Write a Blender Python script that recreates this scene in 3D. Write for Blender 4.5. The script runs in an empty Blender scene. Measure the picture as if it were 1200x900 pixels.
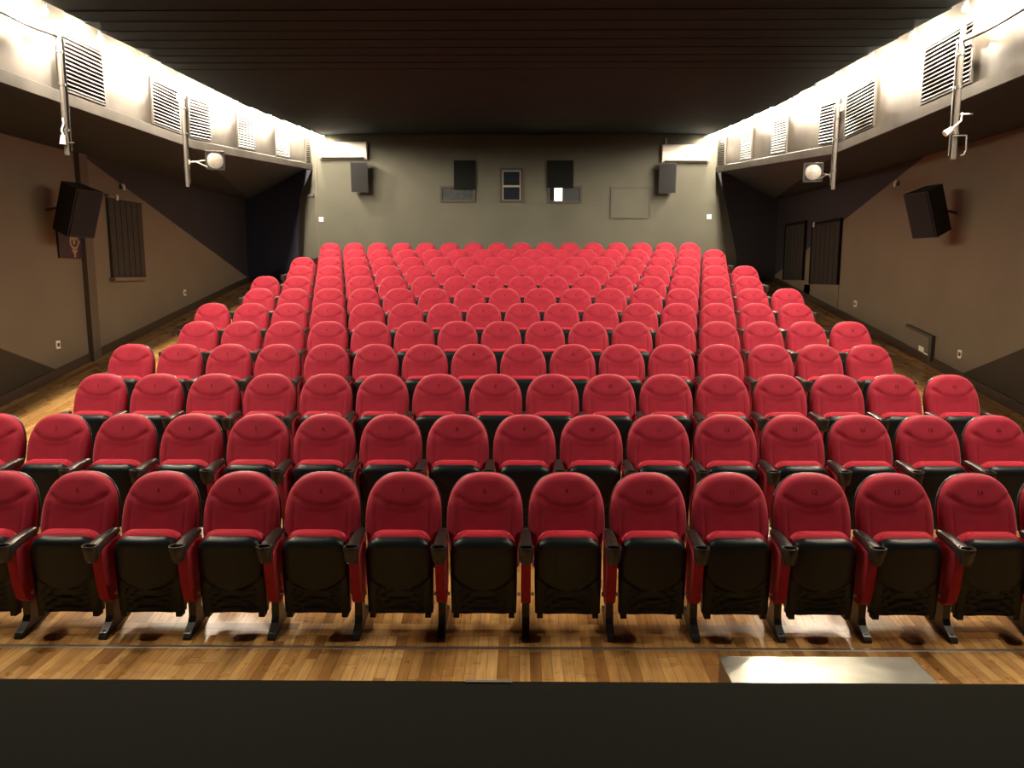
import bpy, bmesh, math, random
from mathutils import Vector, Matrix
random.seed(7)
C = bpy.context.scene.collection
sc = bpy.context.scene

# ------------------------------------------------------------------ camera
H = 2.23                                   # eye height above the flat floor
F = 900.0                                  # focal length in pixels of a 1200 px wide frame
PITCH = math.radians(8.1); YAW = 0.010
fh = Vector((-math.sin(YAW), math.cos(YAW), 0))
rt = Vector((math.cos(YAW), math.sin(YAW), 0))
fw = fh * math.cos(PITCH) + Vector((0, 0, -math.sin(PITCH)))
up = rt.cross(fw)
EYE = Vector((0, 0, H))
cam = bpy.data.cameras.new('camera'); cam.sensor_width = 36; cam.lens = F / 1200 * 36
cam.clip_start = 0.05; cam.clip_end = 100
co = bpy.data.objects.new('camera', cam); C.objects.link(co)
M = Matrix((rt, up, -fw)).transposed().to_4x4(); M.translation = EYE
co.matrix_world = M
sc.camera = co

def P(px, py, X=None, Y=None, Z=None):
    """world point of the photo's pixel on the plane X=, Y= or Z="""
    d = fw + rt * ((px - 600) / F) - up * ((py - 450) / F)
    if X is not None: t = X / d.x
    elif Y is not None: t = Y / d.y
    else: t = (Z - H) / d.z
    return EYE + d * t

# ------------------------------------------------------------------ materials
def mat(name, col, rough=0.6, metal=0.0, spec=0.5, sheen=0.0, emit=None, estr=0, noise=0.0, nscale=20, bump=0.0, bscale=80):
    m = bpy.data.materials.new(name); m.use_nodes = True
    nt = m.node_tree; b = nt.nodes['Principled BSDF']
    b.inputs['Base Color'].default_value = (*col, 1)
    b.inputs['Roughness'].default_value = rough
    b.inputs['Metallic'].default_value = metal
    b.inputs['Specular IOR Level'].default_value = spec
    if sheen:
        b.inputs['Sheen Weight'].default_value = sheen
        b.inputs['Sheen Roughness'].default_value = 0.35
        b.inputs['Sheen Tint'].default_value = (1.0, 0.35, 0.4, 1)
    if emit:
        b.inputs['Emission Color'].default_value = (*emit, 1)
        b.inputs['Emission Strength'].default_value = estr
    if noise or bump:
        tc = nt.nodes.new('ShaderNodeTexCoord')
    if noise:
        n = nt.nodes.new('ShaderNodeTexNoise'); n.inputs['Scale'].default_value = nscale
        n.inputs['Detail'].default_value = 5
        nt.links.new(tc.outputs['Object'], n.inputs['Vector'])
        r = nt.nodes.new('ShaderNodeMapRange')
        r.inputs['From Min'].default_value = 0.3; r.inputs['From Max'].default_value = 0.7
        r.inputs['To Min'].default_value = 1 - noise; r.inputs['To Max'].default_value = 1 + noise
        nt.links.new(n.outputs['Fac'], r.inputs['Value'])
        mx = nt.nodes.new('ShaderNodeMix'); mx.data_type = 'RGBA'; mx.blend_type = 'MULTIPLY'
        mx.inputs[0].default_value = 1
        mx.inputs[6].default_value = (*col, 1)
        nt.links.new(r.outputs['Result'], mx.inputs[7])
        nt.links.new(mx.outputs[2], b.inputs['Base Color'])
    if bump:
        n2 = nt.nodes.new('ShaderNodeTexNoise'); n2.inputs['Scale'].default_value = bscale
        nt.links.new(tc.outputs['Object'], n2.inputs['Vector'])
        bp = nt.nodes.new('ShaderNodeBump'); bp.inputs['Strength'].default_value = bump
        bp.inputs['Distance'].default_value = 0.01
        nt.links.new(n2.outputs['Fac'], bp.inputs['Height'])
        nt.links.new(bp.outputs['Normal'], b.inputs['Normal'])
    return m

RED = mat('red_velvet', (0.37, 0.023, 0.048), 0.75, spec=0.2, sheen=0.6, noise=0.10, nscale=14)
RED_SEAT = mat('red_seat_velvet', (0.47, 0.019, 0.042), 0.75, spec=0.2, sheen=0.6)
BLACK = mat('black_plastic', (0.004, 0.0105, 0.014), 0.40, spec=0.4, bump=0.12, bscale=240)
ARM = mat('armrest_plastic', (0.022, 0.020, 0.018), 0.36, spec=0.5)
LEGM = mat('black_cast_metal', (0.009, 0.009, 0.010), 0.32, spec=0.6)
DIGIT = mat('dark_stitching', (0.05, 0.003, 0.006), 0.8, spec=0.1)
CHROME = mat('bright_pin', (0.7, 0.68, 0.62), 0.3, metal=0.8)
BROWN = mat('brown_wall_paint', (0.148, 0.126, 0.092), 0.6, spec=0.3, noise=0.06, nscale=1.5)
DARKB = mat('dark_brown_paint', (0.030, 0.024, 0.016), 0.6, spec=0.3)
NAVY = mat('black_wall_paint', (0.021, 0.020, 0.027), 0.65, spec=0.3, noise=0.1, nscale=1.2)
NAVYC = mat('navy_wall_paint', (0.009, 0.012, 0.027), 0.65, spec=0.3)
SOFF = mat('soffit_black_paint', (0.026, 0.037, 0.054), 0.65, spec=0.3)
BACKP = mat('olive_back_wall_paint', (0.086, 0.087, 0.068), 0.65, spec=0.25, noise=0.08, nscale=1.3)
BASE = mat('dark_baseboard_paint', (0.045, 0.030, 0.018), 0.5)
CEIL = mat('black_ceiling_boards', (0.013, 0.029, 0.038), 0.75, spec=0.10)
BAND = mat('smoky_grey_metal_paint', (0.046, 0.040, 0.033), 0.42, spec=0.4, noise=0.6, nscale=2.2)
SLAT = mat('grey_louver_paint', (0.036, 0.031, 0.026), 0.45, spec=0.5)
VOID = mat('vent_void', (0.006, 0.005, 0.005), 0.8, spec=0.1)
PIPE = mat('galvanised_pipe', (0.12, 0.11, 0.10), 0.38, metal=0.5)
WHITE = mat('white_plastic', (0.78, 0.76, 0.70), 0.4)
DARKGREY = mat('dark_grey_plastic', (0.05, 0.05, 0.05), 0.5)
SPK = mat('speaker_black', (0.016, 0.018, 0.020), 0.55, spec=0.4)
SPKG = mat('speaker_grille', (0.017, 0.018, 0.020), 0.7, spec=0.2, bump=0.3, bscale=300)
LENS = mat('frosted_lens', (0.30, 0.28, 0.26), 0.25, noise=0.2, nscale=30)
GOLD = mat('old_gold', (0.33, 0.27, 0.16), 0.45, metal=0.4)
PLAQ = mat('black_plaque', (0.013, 0.013, 0.017), 0.5)
MAROON = mat('maroon_edge', (0.045, 0.010, 0.012), 0.6)
SHUT = mat('shutter_olive_black', (0.014, 0.016, 0.012), 0.65, noise=0.3, nscale=9)
GLASSD = mat('dark_glass', (0.012, 0.018, 0.024), 0.12, spec=0.6)
GLASSB = mat('hazy_blue_glass', (0.016, 0.023, 0.026), 0.4, spec=0.25, noise=0.5, nscale=9)
FRAME = mat('brown_wood_frame', (0.038, 0.026, 0.019), 0.6)
FRAMEL = mat('pale_metal_frame', (0.24, 0.23, 0.19), 0.4)
WARM = mat('lit_room_seen_through', (0.6, 0.5, 0.35), 0.5, emit=(1.0, 0.83, 0.5), estr=3.0)
STAGE = mat('stage_black', (0.0045, 0.005, 0.0032), 0.9, spec=0.06, noise=0.15, nscale=60, bump=0.2, bscale=200)
ALU = mat('aluminium_strip', (0.55, 0.52, 0.46), 0.32, metal=0.85)
METAL = mat('brushed_plate', (0.145, 0.145, 0.122), 0.24, metal=0.9, noise=0.15, nscale=4, bump=0.5, bscale=3.5)
CRATE = mat('brown_box_side', (0.10, 0.055, 0.028), 0.6)
TAPE = mat('grey_tape', (0.10, 0.10, 0.10), 0.5)
BULB = mat('glowing_bulb', (1, 0.9, 0.75), 0.5, emit=(1.0, 0.83, 0.62), estr=2500)
SCREEN = mat('grey_front_wall', (0.22, 0.22, 0.23), 0.8)

def wood_material():
    m = bpy.data.materials.new('honey_floorboards'); m.use_nodes = True
    nt = m.node_tree; N = nt.nodes; L = nt.links; b = N['Principled BSDF']
    tc = N.new('ShaderNodeTexCoord'); sp = N.new('ShaderNodeSeparateXYZ'); L.new(tc.outputs['Object'], sp.inputs[0])
    def mth(op, a, bb=None):
        n = N.new('ShaderNodeMath'); n.operation = op
        for i, v in enumerate((a, bb)):
            if v is None: continue
            if isinstance(v, (int, float)): n.inputs[i].default_value = v
            else: L.new(v, n.inputs[i])
        return n.outputs[0]
    X, Y = sp.outputs[0], sp.outputs[1]
    # a cross plank lies along the foot of the first row, everything else runs up the hall
    inb = mth('MULTIPLY', mth('GREATER_THAN', Y, 4.475), mth('LESS_THAN', Y, 4.60))
    def pick(a, c):
        n = N.new('ShaderNodeMix'); n.data_type = 'FLOAT'
        L.new(inb, n.inputs[0]); L.new(a, n.inputs[2]); L.new(c, n.inputs[3]); return n.outputs[0]
    u = mth('DIVIDE', pick(X, mth('SUBTRACT', Y, 4.475)), 0.0625); v = pick(Y, X)
    cu = mth('FLOOR', u)
    w1 = N.new('ShaderNodeTexWhiteNoise'); w1.noise_dimensions = '1D'; L.new(cu, w1.inputs['W'])
    vv = mth('DIVIDE', mth('ADD', v, mth('MULTIPLY', w1.outputs['Value'], 3.0)), 0.95)
    cv = mth('FLOOR', vv)
    cb = N.new('ShaderNodeCombineXYZ'); L.new(cu, cb.inputs[0]); L.new(cv, cb.inputs[1]); L.new(inb, cb.inputs[2])
    w2 = N.new('ShaderNodeTexWhiteNoise'); w2.noise_dimensions = '3D'; L.new(cb.outputs[0], w2.inputs['Vector'])
    rmp = N.new('ShaderNodeValToRGB'); e = rmp.color_ramp.elements
    e[0].position = 0; e[0].color = (0.26, 0.120, 0.036, 1)
    e[1].position = 1; e[1].color = (0.66, 0.40, 0.155, 1)
    k = rmp.color_ramp.elements.new(0.22); k.color = (0.42, 0.215, 0.066, 1)
    k = rmp.color_ramp.elements.new(0.7); k.color = (0.55, 0.315, 0.110, 1)
    L.new(w2.outputs['Value'], rmp.inputs[0])
    mp = N.new('ShaderNodeMapping'); mp.inputs['Scale'].default_value = (26, 2.2, 1); L.new(tc.outputs['Object'], mp.inputs[0])
    gn = N.new('ShaderNodeTexNoise'); gn.inputs['Scale'].default_value = 1.6; gn.inputs['Detail'].default_value = 6
    L.new(mp.outputs[0], gn.inputs['Vector'])
    gr = N.new('ShaderNodeMapRange'); gr.inputs['From Min'].default_value = .3; gr.inputs['From Max'].default_value = .7
    gr.inputs['To Min'].default_value = .72; gr.inputs['To Max'].default_value = 1.18; L.new(gn.outputs['Fac'], gr.inputs['Value'])
    # joints
    fu = mth('FRACT', u); fv = mth('FRACT', vv)
    j = mth('MAXIMUM', mth('LESS_THAN', fu, 0.05), mth('LESS_THAN', fv, 0.004))
    jm = mth('SUBTRACT', 1.0, mth('MULTIPLY', j, 0.72))
    mul = mth('MULTIPLY', gr.outputs[0], jm)
    mx = N.new('ShaderNodeMix'); mx.data_type = 'RGBA'; mx.blend_type = 'MULTIPLY'; mx.inputs[0].default_value = 1
    L.new(rmp.outputs[0], mx.inputs[6]); L.new(mul, mx.inputs[7]); L.new(mx.outputs[2], b.inputs['Base Color'])
    rn = N.new('ShaderNodeTexNoise'); rn.inputs['Scale'].default_value = 5; rn.inputs['Detail'].default_value = 6
    L.new(tc.outputs['Object'], rn.inputs['Vector'])
    rr = N.new('ShaderNodeMapRange'); rr.inputs['To Min'].default_value = .17; rr.inputs['To Max'].default_value = .42
    L.new(rn.outputs['Fac'], rr.inputs['Value']); L.new(rr.outputs[0], b.inputs['Roughness'])
    b.inputs['Specular IOR Level'].default_value = 0.5
    return m
WOOD = wood_material()

# ------------------------------------------------------------------ mesh helpers
def obj(name, bm, m, parent=None, smooth=False, bevel=0.0):
    if bevel:
        bmesh.ops.bevel(bm, geom=[e for e in bm.edges if len(e.link_faces) == 2 and e.calc_face_angle(0) > 0.6],
                        offset=bevel, segments=2, affect='EDGES', profile=0.6)
    bmesh.ops.recalc_face_normals(bm, faces=bm.faces[:])
    me = bpy.data.meshes.new(name); bm.to_mesh(me); bm.free()
    for x in (m if isinstance(m, (list, tuple)) else [m]): me.materials.append(x)
    if smooth:
        for p in me.polygons: p.use_smooth = True
        me.set_sharp_from_angle(angle=0.75)
    o = bpy.data.objects.new(name, me); C.objects.link(o)
    if parent: o.parent = parent
    return o

def tag(o, label=None, cat=None, group=None, kind=None):
    if label: o['label'] = label
    if cat: o['category'] = cat
    if group: o['group'] = group
    if kind: o['kind'] = kind
    return o

def struct(name, bm, m, label=None, cat=None, **k):
    o = obj(name, bm, m, **k); return tag(o, label, cat, kind='structure')

def thing(name, label, cat, loc=(0, 0, 0), group=None, rot=(0, 0, 0), kind=None):
    o = bpy.data.objects.new(name, None); C.objects.link(o)
    o.empty_display_size = 0.1
    o.location = loc; o.rotation_euler = rot
    return tag(o, label, cat, group, kind)

def box(bm, x0, x1, y0, y1, z0, z1, mi=0):
    v = [bm.verts.new((x, y, z)) for x in (x0, x1) for y in (y0, y1) for z in (z0, z1)]
    for f in ((0, 1, 3, 2), (4, 6, 7, 5), (0, 4, 5, 1), (2, 3, 7, 6), (0, 2, 6, 4), (1, 5, 7, 3)):
        bm.faces.new([v[i] for i in f]).material_index = mi
    return v

def poly(bm, pts, mi=0):
    f = bm.faces.new([bm.verts.new(p) for p in pts]); f.material_index = mi; return f

def prism(bm, prof, axis, a, b):
    """extrude a 2-D profile: axis 'x' -> profile (y,z), axis 'y' -> profile (x,z)"""
    def pt(p, t): return (t, p[0], p[1]) if axis == 'x' else (p[0], t, p[1])
    A = [bm.verts.new(pt(p, a)) for p in prof]; B = [bm.verts.new(pt(p, b)) for p in prof]
    n = len(prof)
    bm.faces.new(A); bm.faces.new(B[::-1])
    for i in range(n): bm.faces.new((A[i], B[i], B[(i + 1) % n], A[(i + 1) % n]))

def tube(bm, p0, p1, r, seg=10, r2=None):
    p0, p1 = Vector(p0), Vector(p1); d = (p1 - p0).normalized()
    a = d.orthogonal().normalized(); b = d.cross(a); r2 = r if r2 is None else r2
    R0 = [bm.verts.new(p0 + (a * math.cos(t) + b * math.sin(t)) * r) for t in [2 * math.pi * i / seg for i in range(seg)]]
    R1 = [bm.verts.new(p1 + (a * math.cos(t) + b * math.sin(t)) * r2) for t in [2 * math.pi * i / seg for i in range(seg)]]
    for i in range(seg): bm.faces.new((R0[i], R0[(i + 1) % seg], R1[(i + 1) % seg], R1[i]))
    bm.faces.new(R0[::-1]); bm.faces.new(R1)

def path_tube(bm, pts, r, seg=8):
    for a, b in zip(pts[:-1], pts[1:]): tube(bm, a, b, r, seg)

def lathe(bm, prof, seg=24, c=(0, 0, 0), close=False):
    rings = []
    for r, z in prof:
        if r < 1e-6: rings.append([bm.verts.new((c[0], c[1], c[2] + z))])
        else: rings.append([bm.verts.new((c[0] + r * math.cos(2 * math.pi * i / seg), c[1] + r * math.sin(2 * math.pi * i / seg), c[2] + z)) for i in range(seg)])
    for A, B in zip(rings[:-1], rings[1:]):
        for i in range(seg):
            j = (i + 1) % seg
            if len(A) == 1 and len(B) == 1: continue
            if len(A) == 1: bm.faces.new((A[0], B[i], B[j]))
            elif len(B) == 1: bm.faces.new((A[i], A[j], B[0]))
            else: bm.faces.new((A[i], A[j], B[j], B[i]))

def slab(rows, yfront, yback, ncol, back_flat=True):
    """closed cushion: rows = [(z, halfwidth)], front and back given as functions of (x, z, s)"""
    bm = bmesh.new(); Fv = []; Bv = []
    for z, hw in rows:
        fr = []; bk = []
        for i in range(ncol + 1):
            s = -1 + 2 * i / ncol
            s = math.copysign(abs(s) ** 0.85, s) if s else 0
            x = s * hw
            fr.append(bm.verts.new((x, yfront(x, z, s), z))); bk.append(bm.verts.new((x, yback(x, z, s), z)))
        Fv.append(fr); Bv.append(bk)
    n = len(rows)
    for j in range(n - 1):
        for i in range(ncol):
            bm.faces.new((Fv[j][i], Fv[j][i + 1], Fv[j + 1][i + 1], Fv[j + 1][i]))
            bm.faces.new((Bv[j][i + 1], Bv[j][i], Bv[j + 1][i], Bv[j + 1][i + 1]))
        bm.faces.new((Bv[j][0], Fv[j][0], Fv[j + 1][0], Bv[j + 1][0]))
        bm.faces.new((Fv[j][ncol], Bv[j][ncol], Bv[j + 1][ncol], Fv[j + 1][ncol]))
    for i in range(ncol):
        bm.faces.new((Fv[0][i + 1], Fv[0][i], Bv[0][i], Bv[0][i + 1]))
        bm.faces.new((Fv[n - 1][i], Fv[n - 1][i + 1], Bv[n - 1][i + 1], Bv[n - 1][i]))
    return bm

def sm(a, b, x):
    t = min(1, max(0, (x - a) / (b - a))); return t * t * (3 - 2 * t)

# ------------------------------------------------------------------ the hall
XL, XR = -6.06, 5.65           # side walls
YB = 17.75                     # back wall
YF = -3.6                      # wall behind the stage
Y0, SL = 4.36, 0.1605          # ramp starts, slope
def floor_z(y): return 0 if y < Y0 else (y - Y0) * SL
ZJ = 1.64 + H                  # top of the painted side walls

bm = bmesh.new()
poly(bm, [(XL, 2.0, 0), (XR, 2.0, 0), (XR, Y0, 0), (XL, Y0, 0)])
poly(bm, [(XL, Y0, 0), (XR, Y0, 0), (XR, YB, floor_z(YB)), (XL, YB, floor_z(YB))])
bmesh.ops.remove_doubles(bm, verts=bm.verts[:], dist=1e-4)
struct('floor', bm, WOOD)
bm = bmesh.new(); prism(bm, [(Y0 - .016, 0), (Y0 + .016, 0), (Y0 + .012, .004), (Y0 - .012, .004)], 'x', XL, XR)
struct('trim_1', bm, ALU)

# stage
ZS = 0.68; YS = 2.765
bm = bmesh.new(); box(bm, XL, XR, YF, YS, -.2, ZS)
struct('stage', bm, STAGE, bevel=0.006)

# side walls, painted in diagonal fields
def side_wall(name, X, hi, lo):
    bm = bmesh.new()
    poly(bm, [(X, YF, -.3), (X, YB, -.3), (X, YB, ZJ + .05), (X, YF, ZJ + .05)])
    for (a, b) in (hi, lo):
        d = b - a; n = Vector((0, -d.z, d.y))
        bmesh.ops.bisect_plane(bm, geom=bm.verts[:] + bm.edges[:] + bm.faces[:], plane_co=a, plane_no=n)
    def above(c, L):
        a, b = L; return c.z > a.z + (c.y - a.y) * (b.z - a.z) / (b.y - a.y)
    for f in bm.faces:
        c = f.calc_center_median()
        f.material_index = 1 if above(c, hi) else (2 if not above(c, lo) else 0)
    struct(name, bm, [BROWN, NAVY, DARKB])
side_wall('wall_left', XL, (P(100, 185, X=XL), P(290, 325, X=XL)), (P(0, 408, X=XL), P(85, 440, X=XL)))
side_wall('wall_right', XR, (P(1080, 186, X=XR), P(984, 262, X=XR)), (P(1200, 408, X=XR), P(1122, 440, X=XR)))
bm = bmesh.new(); poly(bm, [(XL, YB, 0), (XR, YB, 0), (XR, YB, 6.6), (XL, YB, 6.6)])
struct('wall_back', bm, BACKP)
bm = bmesh.new(); poly(bm, [(XL, YF, 0), (XR, YF, 0), (XR, YF, 6.6), (XL, YF, 6.6)])
struct('wall_front', bm, SCREEN)

# dark return walls beside the back wall
YR = 17.25
def ret(name, X, pts, m):
    bm = bmesh.new()
    q = [P(px, py, Y=YR) for px, py in pts]
    q.append(Vector((q[-1].x, YR, floor_z(YR) - .05)))
    q.append(Vector((X, YR, floor_z(YR) - .05))); q.append(Vector((X, YR, q[0].z)))
    poly(bm, q); struct(name, bm, m)
ret('wall_return_left', XL, [(365, 199), (351, 232), (350, 290)], NAVYC)
ret('wall_return_right', XR, [(841, 202), (850, 234), (863, 300)], NAVY)

# bulkheads, soffits, lips
def bulk(side, pts, xw):
    """pts: world points along the bottom front edge, from the stage to the back"""
    s = -1 if side == 'left' else 1
    bm = bmesh.new()
    for a, b in zip(pts[:-1], pts[1:]):
        poly(bm, [a, b, (b[0], b[1], 6.4), (a[0], a[1], 6.4)])
    bmesh.ops.remove_doubles(bm, verts=bm.verts[:], dist=1e-4)
    struct('bulkhead_' + side, bm, BAND)
    bm = bmesh.new()
    for a, b in zip(pts[:-1], pts[1:]):
        poly(bm, [a, b, (xw, b[1], ZJ), (xw, a[1], ZJ)])
    bmesh.ops.remove_doubles(bm, verts=bm.verts[:], dist=1e-4)
    struct('soffit_' + side, bm, SOFF)
    bm = bmesh.new()
    for a, b in zip(pts[:-1], pts[1:]):
        A = Vector(a); B = Vector(b); o = Vector((-s * .03, 0, 0)); h = Vector((0, 0, .13))
        v = [bm.verts.new(p) for p in (A, A + o, A + o + h * .9, A + h, B, B + o, B + o + h * .9, B + h)]
        for f in ((0, 1, 5, 4), (1, 2, 6, 5), (2, 3, 7, 6), (0, 4, 7, 3), (0, 3, 2, 1), (4, 5, 6, 7)):
            bm.faces.new([v[i] for i in f])
    struct('trim_2' if s < 0 else 'trim_3', bm, BAND)
pl = [P(0, 97, X=-4.75), P(225, 174, X=-4.75), P(365, 199, Y=YB)]
pl.insert(0, Vector((-4.75, YF, pl[0].z)))
pr = [P(1200, 89, X=4.39), P(980, 180, X=4.39), P(840, 202, Y=YB)]
pr.insert(0, Vector((4.39, YF, pr[0].z)))
bulk('left', pl, XL); bulk('right', pr, XR)
def lin(pts, y, i):
    for a, b in zip(pts[:-1], pts[1:]):
        if y <= b[1] or b is pts[-1]:
            return a[i] + (b[i] - a[i]) * (y - a[1]) / (b[1] - a[1])

# ceiling: shingled boards across the hall
cpts = [(80, 17), (207, 83), (290, 123)]
cp = [P(px, py, X=-4.30) for px, py in cpts]
cp.append(P(378, 158, Y=YB))
def ceil_z(y):
    ys = [p.y for p in cp]; zs = [p.z for p in cp]
    if y <= ys[0]: return zs[0] - (ys[0] - y) * 0.02
    for i in range(3):
        if y <= ys[i + 1]: return zs[i] + (zs[i + 1] - zs[i]) * (y - ys[i]) / (ys[i + 1] - ys[i])
    return zs[-1]
def ceil_x(y, s):
    if s < 0: return -4.30 - .16 * sm(9, 17.7, y)
    return 4.00 + .26 * sm(9, 17.7, y)
bm = bmesh.new()
y = YF; n = 0
while y < YB - .01:
    y1 = min(y + .34, YB)
    z0 = ceil_z((y + y1) / 2); j = random.uniform(-.015, .015)
    xa, xb = ceil_x(y, -1) + j, ceil_x(y, 1) + random.uniform(-.015, .015)
    prof = [(y - .02, z0 - .006), (y1, z0 + .012), (y1, z0 + .05), (y - .02, z0 + .032)]
    prism(bm, prof, 'x', xa, xb)
    y = y1; n += 1
struct('ceiling', bm, CEIL)
bm = bmesh.new(); poly(bm, [(XL, YF, 6.4), (XR, YF, 6.4), (XR, YB, 6.4), (XL, YB, 6.4)])
struct('ceiling_upper', bm, CEIL)

# baseboards and wall trims
def base(name, X, s, y0, y1):
    bm = bmesh.new()
    prof = lambda y: [(X, y, floor_z(y)), (X + s * .025, y, floor_z(y)), (X + s * .02, y, floor_z(y) + .12), (X, y, floor_z(y) + .12)]
    A = [bm.verts.new(p) for p in prof(y0)]; B = [bm.verts.new(p) for p in prof(y1)]
    for i in range(4): bm.faces.new((A[i], A[(i + 1) % 4], B[(i + 1) % 4], B[i]))
    bm.faces.new(A); bm.faces.new(B[::-1])
    struct(name, bm, BASE)
base('baseboard_left', XL, 1, Y0, YR); base('baseboard_right', XR, -1, Y0, YR)
a = P(112, 430, X=XL)
bm = bmesh.new(); box(bm, XL, XL + .07, a.y - .14, a.y + .06, floor_z(a.y) - .05, ZJ)
struct('trim_4', bm, mat('pilaster_paint', (0.075, 0.062, 0.044), 0.6), bevel=.008)
for i, (px, s) in enumerate(((372, -1), (843.5, 1))):
    x = P(px, 250, Y=YB).x
    bm = bmesh.new(); box(bm, x - .02, x + .02, YB - .02, YB, floor_z(YB), P(px, 166, Y=YB).z)
    struct('trim_%d' % (5 + i), bm, mat('corner_trim_paint', (0.085, 0.074, 0.058), 0.6))

# ------------------------------------------------------------------ cove lamps
def cove(side):
    s = -1 if side == 'left' else 1
    first = None
    y = 3.78
    while y < 17.5:
        zl = ceil_z(y)
        xb = lin(pl if s < 0 else pr, y, 0); xc = ceil_x(y, s)
        loc = (xb - s * min(.25, .5 * abs(xb - xc)), y, zl + .030 + .030 * sm(11, 15, y))
        if first is None:
            t = thing('cove_lamp', 'round glowing lamp tucked above the %s ceiling edge' % side, 'lamp', loc, 'lamps in the %s ceiling cove' % side)
            bm = bmesh.new(); bmesh.ops.create_icosphere(bm, subdivisions=2, radius=.030)
            obj('bulb', bm, BULB, t, smooth=True)
            bm = bmesh.new(); tube(bm, (0, 0, .026), (0, 0, .12), .018, 10); obj('lamp_holder', bm, DARKGREY, t)
            first = t
        else:
            r = first.copy(); C.objects.link(r); r.location = loc
            for ch in first.children:
                c = ch.copy(); C.objects.link(c); c.parent = r
        y += .978
cove('left'); cove('right')

# ------------------------------------------------------------------ the cinema seat (origin on the floor under its own armrest post line)
ZT = 0.936
def yc(z): return 0.26 - (ZT - z) * 0.30
def hw_at(d):
    if d < .30:
        n = 2.6; return .2445 * max(0, 1 - (1 - d / .30) ** n) ** (1 / n) if d > 0 else 0
    return .2445 - .030 * sm(.31, .50, d)
DS = [.0008, .003, .007, .013, .021, .031, .042, .054] + [.054 + .0135 * i for i in range(1, 16)] + [.28 + .022 * i for i in range(14)]
rows = [(ZT - d, hw_at(d)) for d in DS][::-1]
def seam_d(x): return .180 - .065 * (abs(x) / .20) ** 2.2
def yfront(x, z, s):
    d = ZT - z
    edge = max(0, 1 - abs(s) ** 5) ** .5
    top = math.sqrt(max(0, 1 - (1 - min(d, .045) / .045) ** 2))
    t = .062 * edge * (.35 + .65 * top) if d < .045 else .062 * edge
    g = d - seam_d(x)
    if abs(x) < .215:
        fade = 1 - sm(.19, .215, abs(x))
        t -= (.0015 + .007 * sm(.08, .18, abs(x))) * math.exp(-(g / .009) ** 2) * fade
        t += .006 * sm(-.14, -.02, g) * (1 - sm(-.004, .006, g)) * edge * fade
        dim = math.exp(-((abs(x) - .165) / .03) ** 2 - ((g + .004) / .02) ** 2)
        t -= .010 * dim
    bol = sm(.02, .06, g)
    t -= .004 * bol * math.exp(-((abs(x) - .172) / .007) ** 2)
    t += .010 * bol * sm(.172, .195, abs(x)) * edge
    t -= .006 * bol * (1 - (x / .172) ** 2) if abs(x) < .172 else 0
    return yc(z) - t
def yb_c(x, z, s): return yc(z) + .012
backrest_bm = slab(rows, yfront, yb_c, 36)
SH = [(z + .003 if i == len(rows) - 1 else z, hw + .005) for i, (z, hw) in enumerate(rows[::2] + [rows[-1]])]
shell_bm = slab(SH, lambda x, z, s: yc(z) + .008, lambda x, z, s: yc(z) + .022 + .03 * max(0, 1 - abs(s) ** 4) * min(1, (ZT + .01 - z) / .08), 14)
# folded seat: pan towards the viewer, cushion behind
ZP = .602
def pan_hw(z):
    d = ZP - z
    K = [(0, .122), (.006, .142), (.02, .166), (.045, .190), (.08, .203), (.10, .206)]
    for (d0, w0), (d1, w1) in zip(K[:-1], K[1:]):
        if d <= d1: return w0 + (w1 - w0) * max(0, d - d0) / (d1 - d0)
    return .206 - .004 * sm(.25, .5, d)
pd = [.0006, .003, .007, .012, .02, .03, .042, .056, .075, .1] + [.1 + .0135 * i for i in range(1, 30)]
prow = [(ZP - d, pan_hw(d and ZP - d)) for d in pd][::-1]
def pan_f(x, z, s):
    d = ZP - z
    sd = .335 - .095 * (abs(x) / .19) ** 2.2          # lower edge of the bulged shell
    g = d - sd
    edge = max(0, 1 - abs(s) ** 6) ** .5
    top = math.sqrt(max(0, 1 - (1 - min(d, .05) / .05) ** 2))
    t = .030 * edge * top + .016 * edge * top * (1 - (x / .21) ** 2)
    t = t * (1 - sm(-.006, .006, g)) + (.018 * edge) * sm(-.006, .006, g)
    if g > .012 and abs(x) < .165:
        r = (d - .36 - .03 * (1 - (x / .165) ** 2)) / .036
        t += .0045 * math.sin(2 * math.pi * r) * sm(.012, .03, g) * (1 - sm(.145, .165, abs(x)))
        t -= .004 * (1 - sm(.15, .165, abs(x)))
    return -.018 - t - .02 * (z - .1) / .5
pan_bm = slab(prow, pan_f, lambda x, z, s: .022 - .02 * (z - .1) / .5, 36)
for sx in (-1, 1):
    box(pan_bm, sx * .172 - .018, sx * .172 + .018, -.035, .02, .082, .13)
crow = [(z + .022, hw * .975) for z, hw in prow[4:]] 
def cush_t(z): 
    d = ZP + .022 - z
    return math.sqrt(max(0, 1 - (1 - min(d, .07) / .07) ** 2))
cushion_bm = slab([(ZP + .022 - d, pan_hw(ZP - d) * .97) for d in pd][::-1],
                  lambda x, z, s: .06 - .075 * (.25 + .75 * cush_t(z)) * 1.0 - .02 * (z - .1) / .5 + (.0 if abs(s) < .9 else .02),
                  lambda x, z, s: .06 + .055 * (cush_t(z)) * max(0, 1 - abs(s) ** 6) ** .5 - .02 * (z - .1) / .5, 18)
XA = -.26                      # armrest line on the seat's left as seen from the stage
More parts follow.
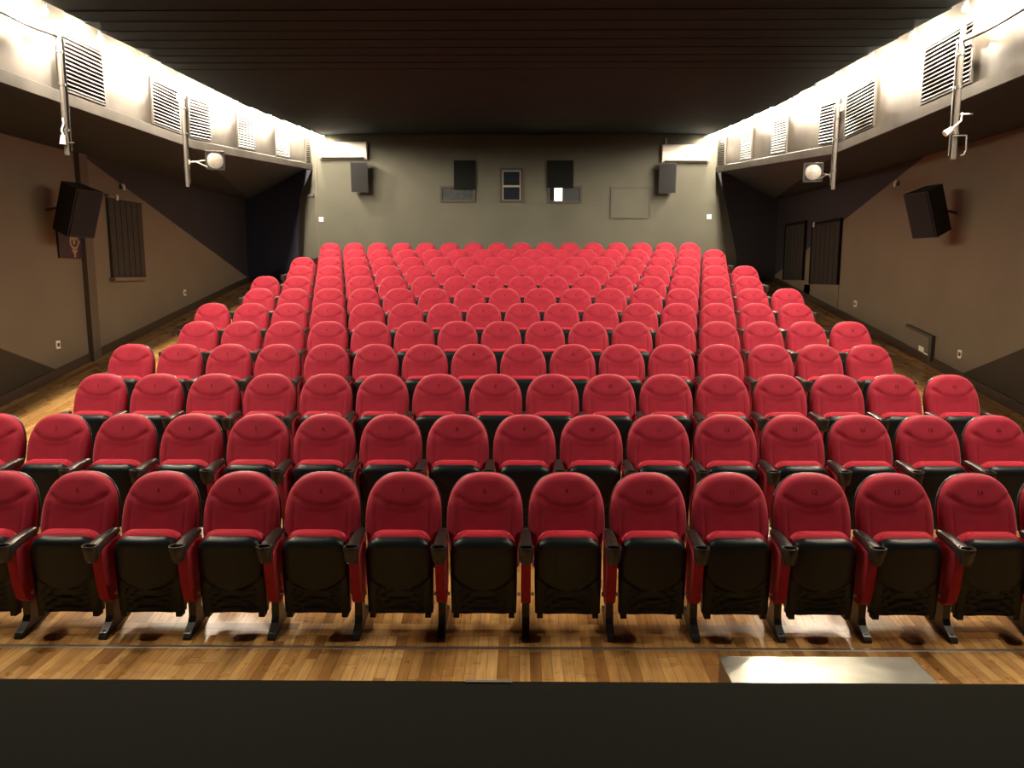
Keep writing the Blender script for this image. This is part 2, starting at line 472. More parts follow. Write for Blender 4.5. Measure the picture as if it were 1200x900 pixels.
def arm_parts():
    A = bmesh.new()
    # bar: lofted rounded section from behind to the cup holder
    sec = [(-.031, -.03), (-.034, -.012), (-.028, .0), (-.012, .006), (.012, .006), (.028, .0), (.034, -.012), (.031, -.03), (.018, -.05), (-.018, -.05)]
    st = [(.115, .605, .72, .7), (.10, .610, .86, .9), (.06, .612, .92, 1), (-.02, .610, 1.0, 1.05), (-.10, .602, 1.08, 1.3), (-.145, .596, 1.22, 1.7), (-.165, .594, 1.22, 1.7)]
    R = []
    for y, z, kx, kz in st:
        R.append([A.verts.new((XA + x * kx, y, z + (zz * kz if zz < 0 else zz))) for x, zz in sec])
    for a, b in zip(R[:-1], R[1:]):
        for i in range(len(sec)): A.faces.new((a[i], a[(i + 1) % len(sec)], b[(i + 1) % len(sec)], b[i]))
    A.faces.new(R[0]); A.faces.new(R[-1][::-1])
    K = bmesh.new()
    lathe(K, [(0, -.095), (.030, -.095), (.038, -.085), (.047, -.02), (.049, .004), (.047, .008), (.042, .008), (.040, .002), (.037, -.06), (0, -.062)], 24, (XA, -.185, .594))
    S = bmesh.new()
    prism(S, [(-.118, .545), (-.128, .47), (-.105, .31), (-.075, .215), (-.035, .182), (.03, .182), (.08, .21), (.10, .32), (.10, .57)], 'x', XA - .030, XA + .030)
    Lg = bmesh.new()
    prism(Lg, [(-.14, -.14 * SL), (-.14, -.004), (-.125, .014), (-.055, .055), (-.036, .09), (-.034, .21), (.052, .21), (.056, .10), (.075, .07), (.20, .062), (.215, .05), (.215, .215 * SL)], 'x', XA - .023, XA + .023)
    for yb in (-.105, .16):
        lathe(Lg, [(.011, .0), (.011, .012), (0, .014)], 8, (XA, yb, yb * SL + .03))
    return A, K, S, Lg

def pin_bm():
    b = bmesh.new(); tube(b, (-.008, 0, 0), (.008, 0, 0), .012, 10); return b

# seat numbers as flat stitched digits
def digits_mesh(txt):
    cu = bpy.data.curves.new('digits', 'FONT'); cu.body = txt; cu.size = .042; cu.align_x = 'CENTER'
    o = bpy.data.objects.new('digits_tmp', cu); C.objects.link(o)
    bpy.context.view_layer.update()
    me = bpy.data.meshes.new_from_object(o.evaluated_get(bpy.context.evaluated_depsgraph_get()))
    bpy.data.objects.remove(o)
    zc = ZT - .094
    for v in me.vertices:
        x, z = v.co.x, v.co.y + zc - .017
        v.co = (x, yfront(x, z, x / hw_at(ZT - z)) - .0065, z)
    me.materials.clear(); me.materials.append(DIGIT)
    return me
NUM = {i: digits_mesh(str(i)) for i in range(1, 17)}

ORD = ['leftmost', 'second', 'third', 'fourth', 'fifth', 'sixth', 'seventh', 'eighth', 'ninth', 'tenth', 'eleventh', 'twelfth', 'thirteenth', 'fourteenth', 'fifteenth', 'rightmost']
ROWN = ['front row', 'second row from the front', 'third row from the front', 'fourth row from the front', 'fifth row from the front', 'sixth row from the front',
        'seventh row from the front', 'sixth row from the back', 'fifth row from the back', 'fourth row from the back', 'third row from the back', 'rearmost row']
ROWN[6] = 'seventh row from the front'
ROWN[7] = 'eighth row from the front'; ROWN[8] = 'fourth row from the back'; ROWN[9] = 'third row from the back'; ROWN[10] = 'second row from the back'

proto = {}
def build_proto():
    t = thing('cinema_seat', '', 'seat')
    b = obj('backrest', backrest_bm, RED, t, smooth=True)
    sh = obj('backrest_shell', shell_bm, BLACK, t, smooth=True)
    cs = obj('seat_cushion', cushion_bm, RED_SEAT, t, smooth=True)
    pn = obj('seat_pan', pan_bm, BLACK, t, smooth=True)
    A, K, S, Lg = arm_parts()
    ar = obj('armrest', A, ARM, t, smooth=True)
    cup = obj('cup_holder', K, ARM, ar, smooth=True)
    sp = obj('side_panel', S, RED, t, bevel=.014, smooth=True)
    lg = obj('leg', Lg, LEGM, t, bevel=.006)
    pins = []
    for x in (-.218, .218):
        p = obj('hinge_pin', pin_bm(), CHROME, t); p.location = (x, -.02, .235); pins.append(p)
    return t, dict(backrest=b, shell=sh, cushion=cs, pan=pn, arm=ar, cup=cup, side=sp, leg=lg, pins=pins)
PT, PP = build_proto()
used = False
PW = 0.52
def place_seat(x, y, z, label, num, right_end, group, pins, pattern):
    global used
    if not used:
        t = PT; parts = PP; used = True
    else:
        t = PT.copy(); C.objects.link(t); parts = {}
        for k, o in PP.items():
            if k == 'pins': continue
            c = o.copy(); C.objects.link(c); parts[k] = c
            c.parent = t if k != 'cup' else parts['arm']
        parts['pins'] = []
        if pins:
            for o in PP['pins']:
                c = o.copy(); C.objects.link(c); c.parent = t
    t.location = (x, y, z); t['label'] = label; t['category'] = 'seat'; t['group'] = group
    if right_end:
        for k in ('arm', 'cup', 'side', 'leg'):
            c = PP[k].copy(); C.objects.link(c)
            if k == 'cup': c.parent = ra
            else: c.parent = t; c.location = (PW, 0, 0)
            if k == 'arm': ra = c
    if num:
        nm = bpy.data.objects.new('seat_number', NUM[num]); C.objects.link(nm); nm.parent = parts['backrest']

X_ODD, X_EVEN = 0.04, -0.222
for r in range(12):
    y = 4.56 + 1.104 * r; z = floor_z(y)
    cx = X_ODD if r % 2 == 0 else X_EVEN
    ns = 14 if r == 0 else 16
    for i in range(ns):
        x = cx + (i - (ns - 1) / 2) * PW
        if i == 0: w = 'leftmost seat'
        elif i == ns - 1: w = 'rightmost seat'
        elif i < ns / 2: w = ORD[i] + ' seat from the left'
        else: w = ORD[ns - 1 - i] + ' seat from the right'
        lab = 'red folding cinema seat, %s in the %s' % (w, ROWN[r])
        n = None
        if r < 8: n = i + (2 if r == 0 else 1)
        place_seat(x, y, z, lab, n, i == ns - 1 and r > 0, 'seats in the ' + ROWN[r], r < 2, r)

# ------------------------------------------------------------------ vents on the bulkheads
def vent(side, y0, y1, words):
    s = -1 if side == 'left' else 1
    pts = pl if s < 0 else pr
    ym = (y0 + y1) / 2; W = y1 - y0
    slope = (lin(pts, ym + .1, 2) - lin(pts, ym - .1, 2)) / .2
    dx = (lin(pts, ym + .1, 0) - lin(pts, ym - .1, 0)) / .2
    zb = lin(pts, ym, 2) + .16; hgt = .56
    t = thing('louver_vent', 'grey louvred vent on the %s bulkhead, %s' % (side, words), 'vent', (lin(pts, ym, 0), ym, zb), 'vents on the %s bulkhead' % side)
    def q(u, w, o):   # along, up, out of the wall
        return (dx * u - s * o, u, slope * u + w)
    def bar(bm, u0, u1, w0, w1, o0, o1):
        v = [bm.verts.new(q(u, w, o)) for u in (u0, u1) for w in (w0, w1) for o in (o0, o1)]
        for f in ((0, 1, 3, 2), (4, 6, 7, 5), (0, 4, 5, 1), (2, 3, 7, 6), (0, 2, 6, 4), (1, 5, 7, 3)):
            bm.faces.new([v[i] for i in f])
    h = W / 2
    bm = bmesh.new()
    bar(bm, -h, -h + .03, 0, hgt, 0, .022); bar(bm, h - .03, h, 0, hgt, 0, .022)
    bar(bm, -h, h, -.02, 0, 0, .022); bar(bm, -h, h, hgt, hgt + .02, 0, .022)
    obj('vent_frame', bm, SLAT, t)
    bm = bmesh.new(); bar(bm, -h + .03, h - .03, 0, hgt, 0.001, .004); obj('vent_backing', bm, VOID, t)
    bm = bmesh.new(); n = 13
    for k in range(n):
        w = hgt * (k + .5) / n
        v = [bm.verts.new(p) for p in (q(-h + .03, w + .014, .006), q(h - .03, w + .014, .006), q(h - .03, w - .010, .026), q(-h + .03, w - .010, .026),
                                       q(-h + .03, w + .018, .006), q(h - .03, w + .018, .006), q(h - .03, w - .006, .026), q(-h + .03, w - .006, .026))]
        for f in ((0, 1, 2, 3), (4, 7, 6, 5), (0, 4, 5, 1), (2, 6, 7, 3), (0, 3, 7, 4), (1, 5, 6, 2)): bm.faces.new([v[i] for i in f])
    obj('louver_slats', bm, SLAT, t)
vl = [(78, 130), (181, 215), (223, 249), (278, 299), (321, 338), (355, 364.5)]
vw = ['largest and nearest the stage', 'just before the spotlight pole', 'just behind the spotlight pole', 'fourth from the stage', 'second from the back wall', 'beside the back wall corner']
for (a, b), w in zip(vl, vw):
    vent('left', P(a, 120, X=-4.70).y, min(P(b, 150, X=-4.70).y, YB - .15), w)
vr = [(1138, 1078), (1027, 991), (984, 961), (929, 909), (887, 872), (855, 843.5)]
for (a, b), w in zip(vr, vw):
    xx = 4.39 if a > 950 else 4.45
    vent('right', P(a, 120, X=xx).y, min(P(b, 150, X=xx).y, YB - .15), w)

# ------------------------------------------------------------------ pipes, spotlights, cables
def pole(px, ptop, pbot, X, label, hook):
    a = P(px, pbot, X=X); b = P(px, ptop, X=X)
    t = thing('hanging_pipe', label, 'pipe', (X, a.y, a.z), 'pipes hanging from the bulkheads')
    h = b.z - a.z; s = -1 if X < 0 else 1
    bm = bmesh.new(); tube(bm, (0, 0, 0), (0, 0, h), .026, 12); obj('pipe', bm, PIPE, t, smooth=False)
    bm = bmesh.new(); tube(bm, (s * .0, .075, .05), (s * .0, .075, h - .1), .014, 10); obj('conduit', bm, PIPE, t)
    for z in (.25, h * .55, h - .25):
        bm = bmesh.new(); lathe(bm, [(.026, z - .012), (.034, z - .012), (.034, z + .012), (.026, z + .012)], 12)
        obj('pipe_clamp', bm, DARKGREY, t)
    bm = bmesh.new()
    z = h - .12
    tube(bm, (0, 0, z), (s * .06, 0, z), .012, 8); box(bm, s * .06 - .006, s * .06 + .006, -.05, .05, z - .05, z + .05)
    obj('wall_bracket', bm, PIPE, t)
    if hook == 'plug':
        bm = bmesh.new()
        pts = [(0, -.03, .36), (.012, -.045, .3), (-.01, -.05, .24), (0, -.045, .18)]
        path_tube(bm, pts, .009); obj('cable', bm, WHITE, t)
        bm = bmesh.new(); tube(bm, (0, -.05, .19), (-.005, -.055, .10), .02, 10, .03); obj('plug', bm, WHITE, t)
        bm = bmesh.new(); tube(bm, (0, 0, .12), (.09, -.02, .12), .008, 8); obj('clamp_bolt', bm, PIPE, t)
    if hook == 'hook':
        bm = bmesh.new(); path_tube(bm, [(.03, -.04, .44), (.02, -.05, .36), (-.1, -.06, .26)], .008); obj('cable', bm, WHITE, t)
        bm = bmesh.new(); tube(bm, (-.07, -.06, .285), (-.135, -.06, .235), .02, 10, .032); obj('plug', bm, WHITE, t)
        bm = bmesh.new(); path_tube(bm, [(-.05, -.05, .21), (.0, -.05, .22), (.085, -.05, .22), (.09, -.05, .08), (.07, -.05, .04), (.04, -.05, .03)], .008)
        obj('hook', bm, PIPE, t)
        bm = bmesh.new(); tube(bm, (.02, -.02, .43), (.14, -.03, .43), .008, 8); obj('clamp_bolt', bm, WHITE, t)
    return t
pole(79, 36, 182, -4.62, 'metal pipe on the left bulkhead nearest the stage, white plug at its end', 'plug')
pole(220, 108, 219, -4.60, 'metal pipe holding the spotlight on the left bulkhead', None)
pole(976, 118, 222, 4.29, 'metal pipe holding the spotlight on the right bulkhead', None)
pole(1117, 38, 187, 4.29, 'metal pipe on the right bulkhead nearest the stage, with hook and plug', 'hook')

def spot(px, py, X, s, label):
    c = P(px, py, X=X)
    dirn = (Vector((0.0, -2, 1.2)) - c).normalized()
    if s < 0: dirn = (Vector((0.8, -1.5, 0.6)) - c).normalized()
    t = thing('stage_spotlight', label, 'spotlight', c, 'stage spotlights')
    t.rotation_mode = 'QUATERNION'; t.rotation_quaternion = dirn.to_track_quat('Z', 'Y')
    bm = bmesh.new(); lathe(bm, [(0, -.30), (.06, -.29), (.085, -.24), (.10, -.12), (.108, 0), (.112, .0), (.112, -.01), (.104, -.12)], 24)
    obj('lamp_can', bm, mat('spot_can_%s' % ('l' if s < 0 else 'r'), (.45, .42, .38) if s < 0 else (.05, .05, .05), .35, metal=.3), t, smooth=True)
    bm = bmesh.new(); lathe(bm, [(.106, -.005), (.09, .008), (0, .014)], 24); obj('lens', bm, LENS, t, smooth=True)
    bm = bmesh.new()
    for k in range(4):     # square colour frame holder around the lens
        a = k * math.pi / 2
        R = Matrix.Rotation(a, 4, 'Z')
        n0 = len(bm.verts); box(bm, -.13, .13, .108, .13, -.02, .005); bm.verts.ensure_lookup_table()
        for v in bm.verts[n0:]: v.co = R @ v.co
        n0 = len(bm.verts); poly(bm, [(-.13, .13, -.012), (.13, .13, -.012), (.074, .074, -.012), (0, .107, -.012), (-.074, .074, -.012)]); bm.verts.ensure_lookup_table()
        for v in bm.verts[n0:]: v.co = R @ v.co
    obj('colour_frame', bm, SPK, t)
    # yoke back to the pipe, in the lamp's own frame
    q = t.rotation_quaternion.inverted()
    pipe = Vector((-4.60 if s < 0 else 4.29, P(220 if s < 0 else 976, 190, X=-4.60 if s < 0 else 4.29).y, c.z))
    e = q @ (pipe - c)
    e1 = q @ (pipe + Vector((0, 0, -.06)) - c); mid = (e1 * .72)
    bm = bmesh.new()
    path_tube(bm, [e1, mid], .010); path_tube(bm, [mid, Vector((.12 if q else 0, 0, -.12)) if False else e1 * .22 + Vector((0, 0, -.10))], .009)
    path_tube(bm, [mid, q @ (Vector((0, 0, -.10)) + (pipe - c) * .3)], .009)
    tube(bm, q @ (pipe + Vector((0, 0, -.09)) - c), q @ (pipe + Vector((0, 0, -.03)) - c), .036, 10)
    obj('yoke', bm, mat('pale_yoke', (.6, .57, .5), .35, metal=.3) if s < 0 else PIPE, t)
    return t
spot(252, 188, -4.32, -1, 'stage spotlight with white disc lens on the left pipe')
spot(953, 202, 4.08, 1, 'stage spotlight with white disc lens on the right pipe')

def cable(name, label, cat, pts, r, m):
    bm = bmesh.new(); path_tube(bm, pts, r); return tag(obj(name, bm, m), label, cat)
a = P(73, 45, X=-4.62); b = P(0, 14, X=-4.62)
cable('cable', 'dark cable running along the left bulkhead to the nearest pipe', 'cable', [a, (a + b) / 2 + Vector((0, 0, -.015)), b, b + (b - a) * 3], .013, LEGM)
a = P(1122, 52, X=4.29); b = P(1200, 11, X=4.29)
cable('cable', 'dark cable running along the right bulkhead to the nearest pipe', 'cable', [a, (a + b) / 2 + Vector((0, 0, -.015)), b, b + (b - a) * 3], .013, LEGM)

# ------------------------------------------------------------------ back wall
def air_con(x0, y0, x1, y1, label, mark):
    a = P(x0, y1, Y=YB - .2); b = P(x1, y0, Y=YB - .2)
    w = b.x - a.x; h = b.z - a.z
    t = thing('air_conditioner', label, 'air conditioner', ((a.x + b.x) / 2, YB - .012, a.z), 'air conditioners on the back wall')
    prof = [(0, 0.0), (-.11, -.0), (-.17, .03), (-.2, .07), (-.205, h * .6), (-.19, h - .04), (-.15, h), (0, h)]
    bm = bmesh.new(); prism(bm, prof, 'x', -w / 2, w / 2); obj('casing', bm, WHITE, t, bevel=.012, smooth=False)
    bm = bmesh.new(); prism(bm, [(-.115, -.004), (-.172, .024), (-.178, .034), (-.11, .006)], 'x', -w / 2 + .06, w / 2 - .06)
    obj('air_flap', bm, DARKGREY, t)
    bm = bmesh.new()
    if mark == 'bar': box(bm, -.07, .13, -.218, -.20, h * .27, h * .27 + .025)
    else: lathe(bm, [(0, 0), (.022, 0), (.022, .004), (0, .004)], 14); bmesh.ops.rotate(bm, verts=bm.verts[:], matrix=Matrix.Rotation(math.pi / 2, 3, 'X')); bmesh.ops.translate(bm, verts=bm.verts[:], vec=(0.0, -.211, h * .3))
    obj('display' if mark == 'bar' else 'indicator', bm, DARKGREY, t)
    bm = bmesh.new(); tube(bm, (-w / 2 + .1, -.05, h), (-w / 2 + .1, -.05, h + .16), .018, 8); obj('drain_pipe', bm, WHITE, t)
air_con(373, 166, 429, 186, 'white wall air conditioner left of the projection windows', 'bar')
air_con(776, 169, 833, 190, 'white wall air conditioner right of the projection windows', 'dot')

def speaker_box(t, w, d, h, front_m, taper=.0):
    bm = bmesh.new()
    A = [(-w / 2, -d / 2), (w / 2, -d / 2), (w / 2 - taper, d / 2), (-w / 2 + taper, d / 2)]
    lo = [bm.verts.new((x, y, -h / 2)) for x, y in A]; hi = [bm.verts.new((x, y, h / 2)) for x, y in A]
    bm.faces.new(lo[::-1]); bm.faces.new(hi)
    for i in range(4): bm.faces.new((lo[i], lo[(i + 1) % 4], hi[(i + 1) % 4], hi[i]))
    obj('cabinet', bm, SPK, t, bevel=.012)
    bm = bmesh.new(); box(bm, -w / 2 + .02, w / 2 - .02, -d / 2 - .012, -d / 2 + .002, -h / 2 + .02, h / 2 - .02)
    obj('grille', bm, front_m, t, bevel=.006)
def rot_speaker(c, yaw, tilt, w, d, h, label, taper, group, bracket_to):
    t = thing('wall_speaker', label, 'speaker', c, group)
    R = Matrix.Rotation(yaw, 4, 'Z') @ Matrix.Rotation(tilt, 4, 'X')
    t.rotation_euler = R.to_euler()
    speaker_box(t, w, d, h, SPKG, taper)
    inv = R.inverted()
    bm = bmesh.new()
    e = inv @ (Vector(bracket_to) - Vector(c))
    tube(bm, (0, d / 2 - .02, 0), e, .018, 8)
    obj('bracket', bm, DARKGREY, t)
YS2 = YB - .27
for (px, py, yw, lab) in ((421.5, 207.5, .12, 'black wall speaker under the left air conditioner'), (782, 208.5, -.12, 'black wall speaker under the right air conditioner')):
    c = P(px, py, Y=YS2)
    rot_speaker(c, yw, .16, .37, .26, .64, lab, .04, 'speakers on the back wall', (c.x, YB, c.z + .05))
cL = P(89, 246, X=-5.68)
rot_speaker(cL, 1.22, .36, .40, .34, .62, 'black speaker on the left wall above the emblem panel', .06, 'speakers on the side walls', (XL, cL.y, cL.z))
cR = P(1089, 248, X=5.27)
rot_speaker(cR, -1.22, .36, .38, .32, .60, 'black speaker tilted down on the right wall', .06, 'speakers on the side walls', (XR, cR.y + .05, cR.z - .02))

def rect(px0, py0, px1, py1, Y):
    a = P(px0, py1, Y=Y); b = P(px1, py0, Y=Y); return a.x, b.x, a.z, b.z
def frame_bm(x0, x1, z0, z1, w, y0, y1):
    bm = bmesh.new()
    box(bm, x0, x0 + w, y0, y1, z0, z1); box(bm, x1 - w, x1, y0, y1, z0, z1)
    box(bm, x0 + w, x1 - w, y0, y1, z0, z0 + w); box(bm, x0 + w, x1 - w, y0, y1, z1 - w, z1); return bm
# projection windows
def port(n, px, label, glass):
    x0, x1, z0, z1 = rect(*px, YB)
    t = thing('window_%d' % n, label, 'window', ((x0 + x1) / 2, YB, z0), kind='structure')
    w = x1 - x0; h = z1 - z0
    obj('window_frame', frame_bm(-w / 2, w / 2, 0, h, .045, -.05, 0), FRAME, t)
    bm = bmesh.new(); box(bm, -w / 2 + .045, w / 2 - .045, -.012, -.004, .045, h - .045); obj('pane', bm, glass, t)
    return t, w, h
port(1, (516, 218, 557, 237), 'left projection window with hazy pane', GLASSB)
t, w, h = port(2, (586, 197, 613, 237), 'tall middle projection window with crossbar', GLASSD)
o = obj('inner_frame', frame_bm(-w / 2 + .055, w / 2 - .055, .03, h - .055, .022, -.035, -.012), FRAMEL, t)
bm = bmesh.new(); box(bm, -w / 2 + .055, w / 2 - .055, -.036, -.012, h * .44, h * .44 + .04); obj('crossbar', bm, FRAMEL, t)
t, w, h = port(3, (642, 218, 682, 238), 'right projection window with bright strip inside', GLASSD)
bm = bmesh.new(); box(bm, -w / 2 + .15, -w / 2 + .32, -.018, -.011, .05, h - .05); obj('lit_opening', bm, WARM, t)
bm = bmesh.new(); box(bm, -w / 2 + .32, w / 2 - .045, -.016, -.010, .05, h - .05); obj('reflecting_pane', bm, mat('blue_grey_glass', (0.014, 0.022, 0.028), .4, spec=.25), t)
for px, lab in (((532, 188, 557, 222), 'dark shutter board hanging over the left projection window'), ((641, 188, 672, 220), 'dark shutter board hanging over the right projection window')):
    x0, x1, z0, z1 = rect(*px, YB - .07)
    bm = bmesh.new(); box(bm, x0, x1, YB - .085, YB - .06, z0, z1)
    box(bm, x0 + .04, x0 + .08, YB - .06, YB, z1 - .1, z1 - .04); box(bm, x1 - .08, x1 - .04, YB - .06, YB, z1 - .1, z1 - .04)
    tag(obj('shutter_board', bm, mat('shutter_black', (.008, .010, .009), .8, spec=.08)), lab, 'shutter', 'shutters over the projection windows')
x0, x1, z0, z1 = rect(715, 219, 763, 256, YB)
t = thing('wall_hatch', 'framed hatch painted like the back wall, right of the windows', 'hatch', ((x0 + x1) / 2, YB, z0))
w = x1 - x0; h = z1 - z0
obj('hatch_frame', frame_bm(-w / 2, w / 2, 0, h, .035, -.035, 0), mat('hatch_frame_paint', (.045, .042, .032), .6), t)
bm = bmesh.new(); box(bm, -w / 2 + .035, w / 2 - .035, -.012, -.002, .035, h - .035); obj('hatch_panel', bm, BACKP, t)
def plate(name, px, py, s, label, cat, X=None, group=None):
    if X is None:
        c = P(px, py, Y=YB); t = thing(name, label, cat, c, group)
        bm = bmesh.new(); box(bm, -s / 2, s / 2, -.015, 0, -s / 2, s / 2); obj('face_plate', bm, WHITE, t, bevel=.004)
        bm = bmesh.new(); box(bm, -s / 5, s / 5, -.022, -.013, -s / 3.4, s / 3.4); obj('rocker', bm, WHITE, t)
    else:
        k = 1 if X < 0 else -1
        c = P(px, py, X=X); t = thing(name, label, cat, c, group)
        bm = bmesh.new(); box(bm, min(0, k * .018), max(0, k * .018), -s * .5, s * .5, -s * .62, s * .62); obj('face_plate', bm, WHITE, t, bevel=.004)
        bm = bmesh.new(); tube(bm, (k * .014, 0, 0), (k * .022, 0, 0), s * .32, 14); obj('socket_face', bm, DARKGREY, t)
    return t
plate('light_switch', 376.5, 257, .10, 'white square switch on the back wall, left end', 'switch', group='switches on the back wall')
plate('light_switch', 831, 254, .10, 'white square switch on the back wall, right end', 'switch', group='switches on the back wall')
plate('wall_socket', 67, 404, .085, 'small white socket low on the left wall, nearest the stage', 'socket', XL, 'sockets on the side walls')
plate('wall_socket', 216, 343, .085, 'small white socket low on the left wall, further back', 'socket', XL, 'sockets on the side walls')
plate('wall_socket', 1003, 356, .085, 'small white socket low on the right wall, further back', 'socket', XR, 'sockets on the side walls')
plate('wall_socket', 1126, 415, .085, 'small white socket low on the right wall, nearest the stage', 'socket', XR, 'sockets on the side walls')
x0, x1, z0, z1 = rect(352, 227.5, 368, 230.5, YB - .03)
bm = bmesh.new(); box(bm, x0, x1, YB - .06, YB, z0, z1)
tag(obj('door_closer', bm, DARKGREY, bevel=.008), 'dark bar on the back wall in the left corner', 'door closer')

# ------------------------------------------------------------------ side wall fittings
def wall_rect(px0, px1, pytop, pybot, X, pyref=None):
    a = P(px0, pybot, X=X); b = P(px1, pybot, X=X); c = P((px0 + px1) / 2, pytop, X=X); e = P((px0 + px1) / 2, pybot, X=X)
    return min(a.y, b.y), max(a.y, b.y), e.z, c.z
def wall_window(n, px0, px1, pt, pb, X, label, m, sill=True):
    y0, y1, z0, z1 = wall_rect(px0, px1, pt, pb, X)
    k = 1 if X < 0 else -1
    t = thing('window_%d' % n, label, 'window', (X, (y0 + y1) / 2, z0), kind='structure')
    h = (y1 - y0) / 2; H2 = z1 - z0
    def bx(bm, o0, o1, ya, yb, za, zb): box(bm, min(k * o0, k * o1), max(k * o0, k * o1), ya, yb, za, zb)
    bm = bmesh.new(); bx(bm, 0, .03, -h, h, 0, H2)
    for i in range(6):
        yy = -h + (i + .5) * 2 * h / 6; bx(bm, .03, .038, yy - h / 6 + .01, yy + h / 6 - .01, .02, H2 - .02)
    obj('shutter', bm, m, t)
    if sill:
        bm = bmesh.new(); bx(bm, 0, .09, -h - .05, h + .05, -.05, 0); obj('window_sill', bm, BROWN, t)
        bm = bmesh.new(); bx(bm, 0, .06, -h - .02, h + .06, H2, H2 + .05); obj('lintel', bm, BROWN, t)
    else:
        bm = bmesh.new(); bx(bm, 0, .05, -h - .03, h + .03, H2, H2 + .05); bx(bm, 0, .05, -h - .03, -h, 0, H2); bx(bm, 0, .05, h, h + .03, 0, H2)
        obj('window_frame', bm, VOID, t)
wall_window(4, 130, 169, 236, 325, XL, 'shuttered window on the left wall', SHUT)
wall_window(5, 983, 951, 262, 333, XR, 'nearer shuttered window on the right wall', mat('shutter_dark', (.009, .009, .009), .7), False)
wall_window(6, 942, 920, 264, 328, XR, 'further shuttered window on the right wall', mat('shutter_dark_far', (.010, .010, .010), .7), False)
# pale wall strip between the two right windows, under the dark paint
y0, y1, z0, z1 = wall_rect(950, 943, 296, 333, XR)
bm = bmesh.new(); box(bm, XR - .012, XR, y0, y1, floor_z(y0), z1); box(bm, XR - .012, XR, P(983, 340, X=XR).y, P(907, 330, X=XR).y, floor_z(13.5), P(960, 334, X=XR).z)
struct('trim_7', bm, BROWN)

# emblem panel on the left wall
y0, y1, z0, z1 = wall_rect(68, 101, 258, 303, XL)
t = thing('emblem_panel', 'dark hanging panel with pale crest under the left wall speaker', 'wall panel', (XL, (y0 + y1) / 2, z0))
h = (y1 - y0) / 2; hh = z1 - z0
bm = bmesh.new(); box(bm, 0, .025, -h, h, .05, hh); obj('panel', bm, PLAQ, t)
bm = bmesh.new(); box(bm, 0, .026, -h, h, 0, .05); obj('bottom_edge', bm, MAROON, t)
bm = bmesh.new()
R = []
for i in range(20):       # oval ring
    a = 2 * math.pi * i / 20
    R.append([bm.verts.new((.03, r * .11 * math.sin(a) + .02,   .225 + r * .105 * math.cos(a))) for r in (1.0, .68)])
for i in range(20):
    j = (i + 1) % 20; bm.faces.new((R[i][0], R[j][0], R[j][1], R[i][1]))
for yy, zz, rr in ((-.015, .33, .028), (.045, .33, .026), (.015, .28, .030), (.015, .15, .035), (-.03, .17, .02), (.06, .17, .02), (.015, .10, .022), (.13, .29, .03)):
    poly(bm, [(.03, yy + rr * math.cos(2 * math.pi * i / 8), zz - .065 + rr * math.sin(2 * math.pi * i / 8)) for i in range(8)])
obj('crest', bm, GOLD, t)
# speaker cable and little fittings
a = P(113, 228, X=XL + .15); b = P(122, 231, X=XL + .05); c = P(131, 231, X=XL + .02)
cable('speaker_cable', 'thin cable from the left wall speaker to the window', 'cable', [a, b, c], .010, DARKGREY)
def fitting(px, py, X, label):
    c = P(px, py, X=X); k = 1 if X < 0 else -1
    t = thing('wall_hook', label, 'hook', c)
    bm = bmesh.new(); tube(bm, (0, 0, 0), (k * .03, 0, 0), .035, 12); obj('mount', bm, LEGM, t)
    bm = bmesh.new(); path_tube(bm, [(k * .03, -.01, .03), (k * .06, -.01, .02), (k * .06, -.01, -.05)], .018); obj('hook', bm, WHITE, t)
fitting(141, 219, XL, 'small white hook on the left wall at the dark paint edge')
fitting(133, 231, XL, 'small white fitting above the left wall window')
fitting(1053, 215, XR, 'small white hook on the right wall at the dark paint edge')
fitting(957, 263, XR, 'small white fitting above the right wall windows')
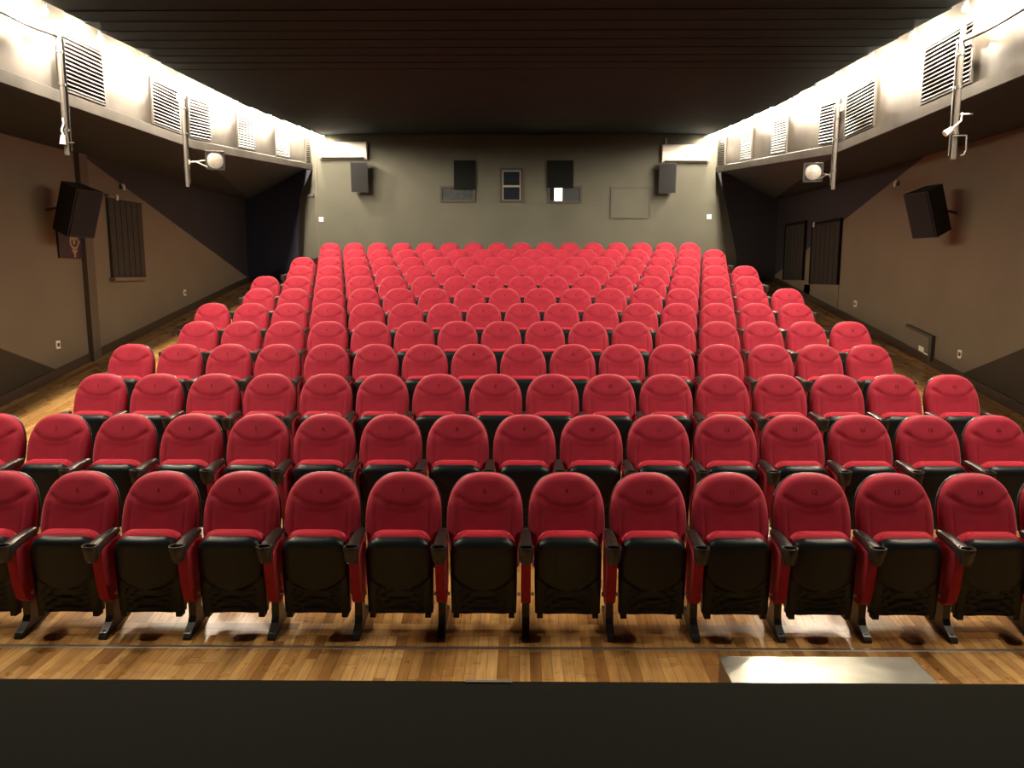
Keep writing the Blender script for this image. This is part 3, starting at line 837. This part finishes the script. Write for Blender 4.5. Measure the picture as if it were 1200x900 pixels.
# low framed panel on the right wall
y0, y1, z0, z1 = wall_rect(1093, 1061, 419, 440, XR)
zf = floor_z((y0 + y1) / 2)
t = thing('floor_level_panel', 'low grey framed panel on the right wall at floor level', 'wall panel', (XR, (y0 + y1) / 2, zf + .08))
h = (y1 - y0) / 2; sl = SL
bm = bmesh.new()
def shb(bm, o0, o1, ya, yb, za, zb):
    v = [bm.verts.new((x, y, z + y * sl)) for x in (-o1, -o0) for y in (ya, yb) for z in (za, zb)]
    for f in ((0, 1, 3, 2), (4, 6, 7, 5), (0, 4, 5, 1), (2, 3, 7, 6), (0, 2, 6, 4), (1, 5, 7, 3)): bm.faces.new([v[i] for i in f])
shb(bm, 0, .05, -h, -h + .08, 0, .34); shb(bm, 0, .05, -h + .08, h, .30, .34)
obj('frame', bm, mat('olive_frame', (.05, .048, .035), .6), t)
bm = bmesh.new(); shb(bm, 0, .015, -h + .08, h, 0, .30); obj('panel', bm, BROWN, t)
bm = bmesh.new(); shb(bm, .015, .018, -.12, .02, .05, .12); shb(bm, .015, .018, -.25, -.12, .02, .06); obj('scuff', bm, WHITE, t)
q = [P(1048, 431, Z=floor_z(11.6) + .02), P(1056, 436, Z=floor_z(11.2) + .02), P(1063, 435, Z=floor_z(11.1) + .02), P(1071, 434.5, Z=floor_z(11.0) + .02)]
for p in q: p.z = floor_z(p.y) + .012
cable('cable', 'dark cable lying on the floor by the right wall panel', 'cable', q, .010, LEGM)

# ------------------------------------------------------------------ in front of the stage
a = P(843, 769.5, Z=.30); b = P(1068, 770.5, Z=.30)
t = thing('metal_topped_box', 'wooden box with dented bright metal top beside the stage edge', 'box', ((a.x + b.x) / 2, (a.y + YS + .06) / 2, 0))
hx = (b.x - a.x) / 2; hy = (a.y - YS - .06) / 2
bm = bmesh.new(); box(bm, -hx, hx, -hy, hy, 0, .292); obj('box_body', bm, CRATE, t)
bm = bmesh.new(); box(bm, -hx - .004, hx + .004, -hy, hy + .004, .292, .30); obj('metal_top', bm, METAL, t, bevel=.003)
bm = bmesh.new()
a = P(573, 800, Y=YS - .01)
box(bm, a.x - .09, a.x + .09, YS - .012, YS + .003, ZS - .012, ZS + .004)
tag(obj('tape_strip', bm, TAPE), 'short grey strip of tape on the stage edge', 'tape')

# ------------------------------------------------------------------ render look
w = bpy.data.worlds.new('world'); sc.world = w; w.use_nodes = True
w.node_tree.nodes['Background'].inputs[0].default_value = (0, 0, 0, 1)
sc.view_settings.view_transform = 'Standard'
sc.view_settings.exposure = 1.38
sc.cycles.max_bounces = 8; sc.cycles.diffuse_bounces = 5; sc.cycles.glossy_bounces = 3
sc.cycles.sample_clamp_indirect = 6
sc.cycles.caustics_reflective = False; sc.cycles.caustics_refractive = False
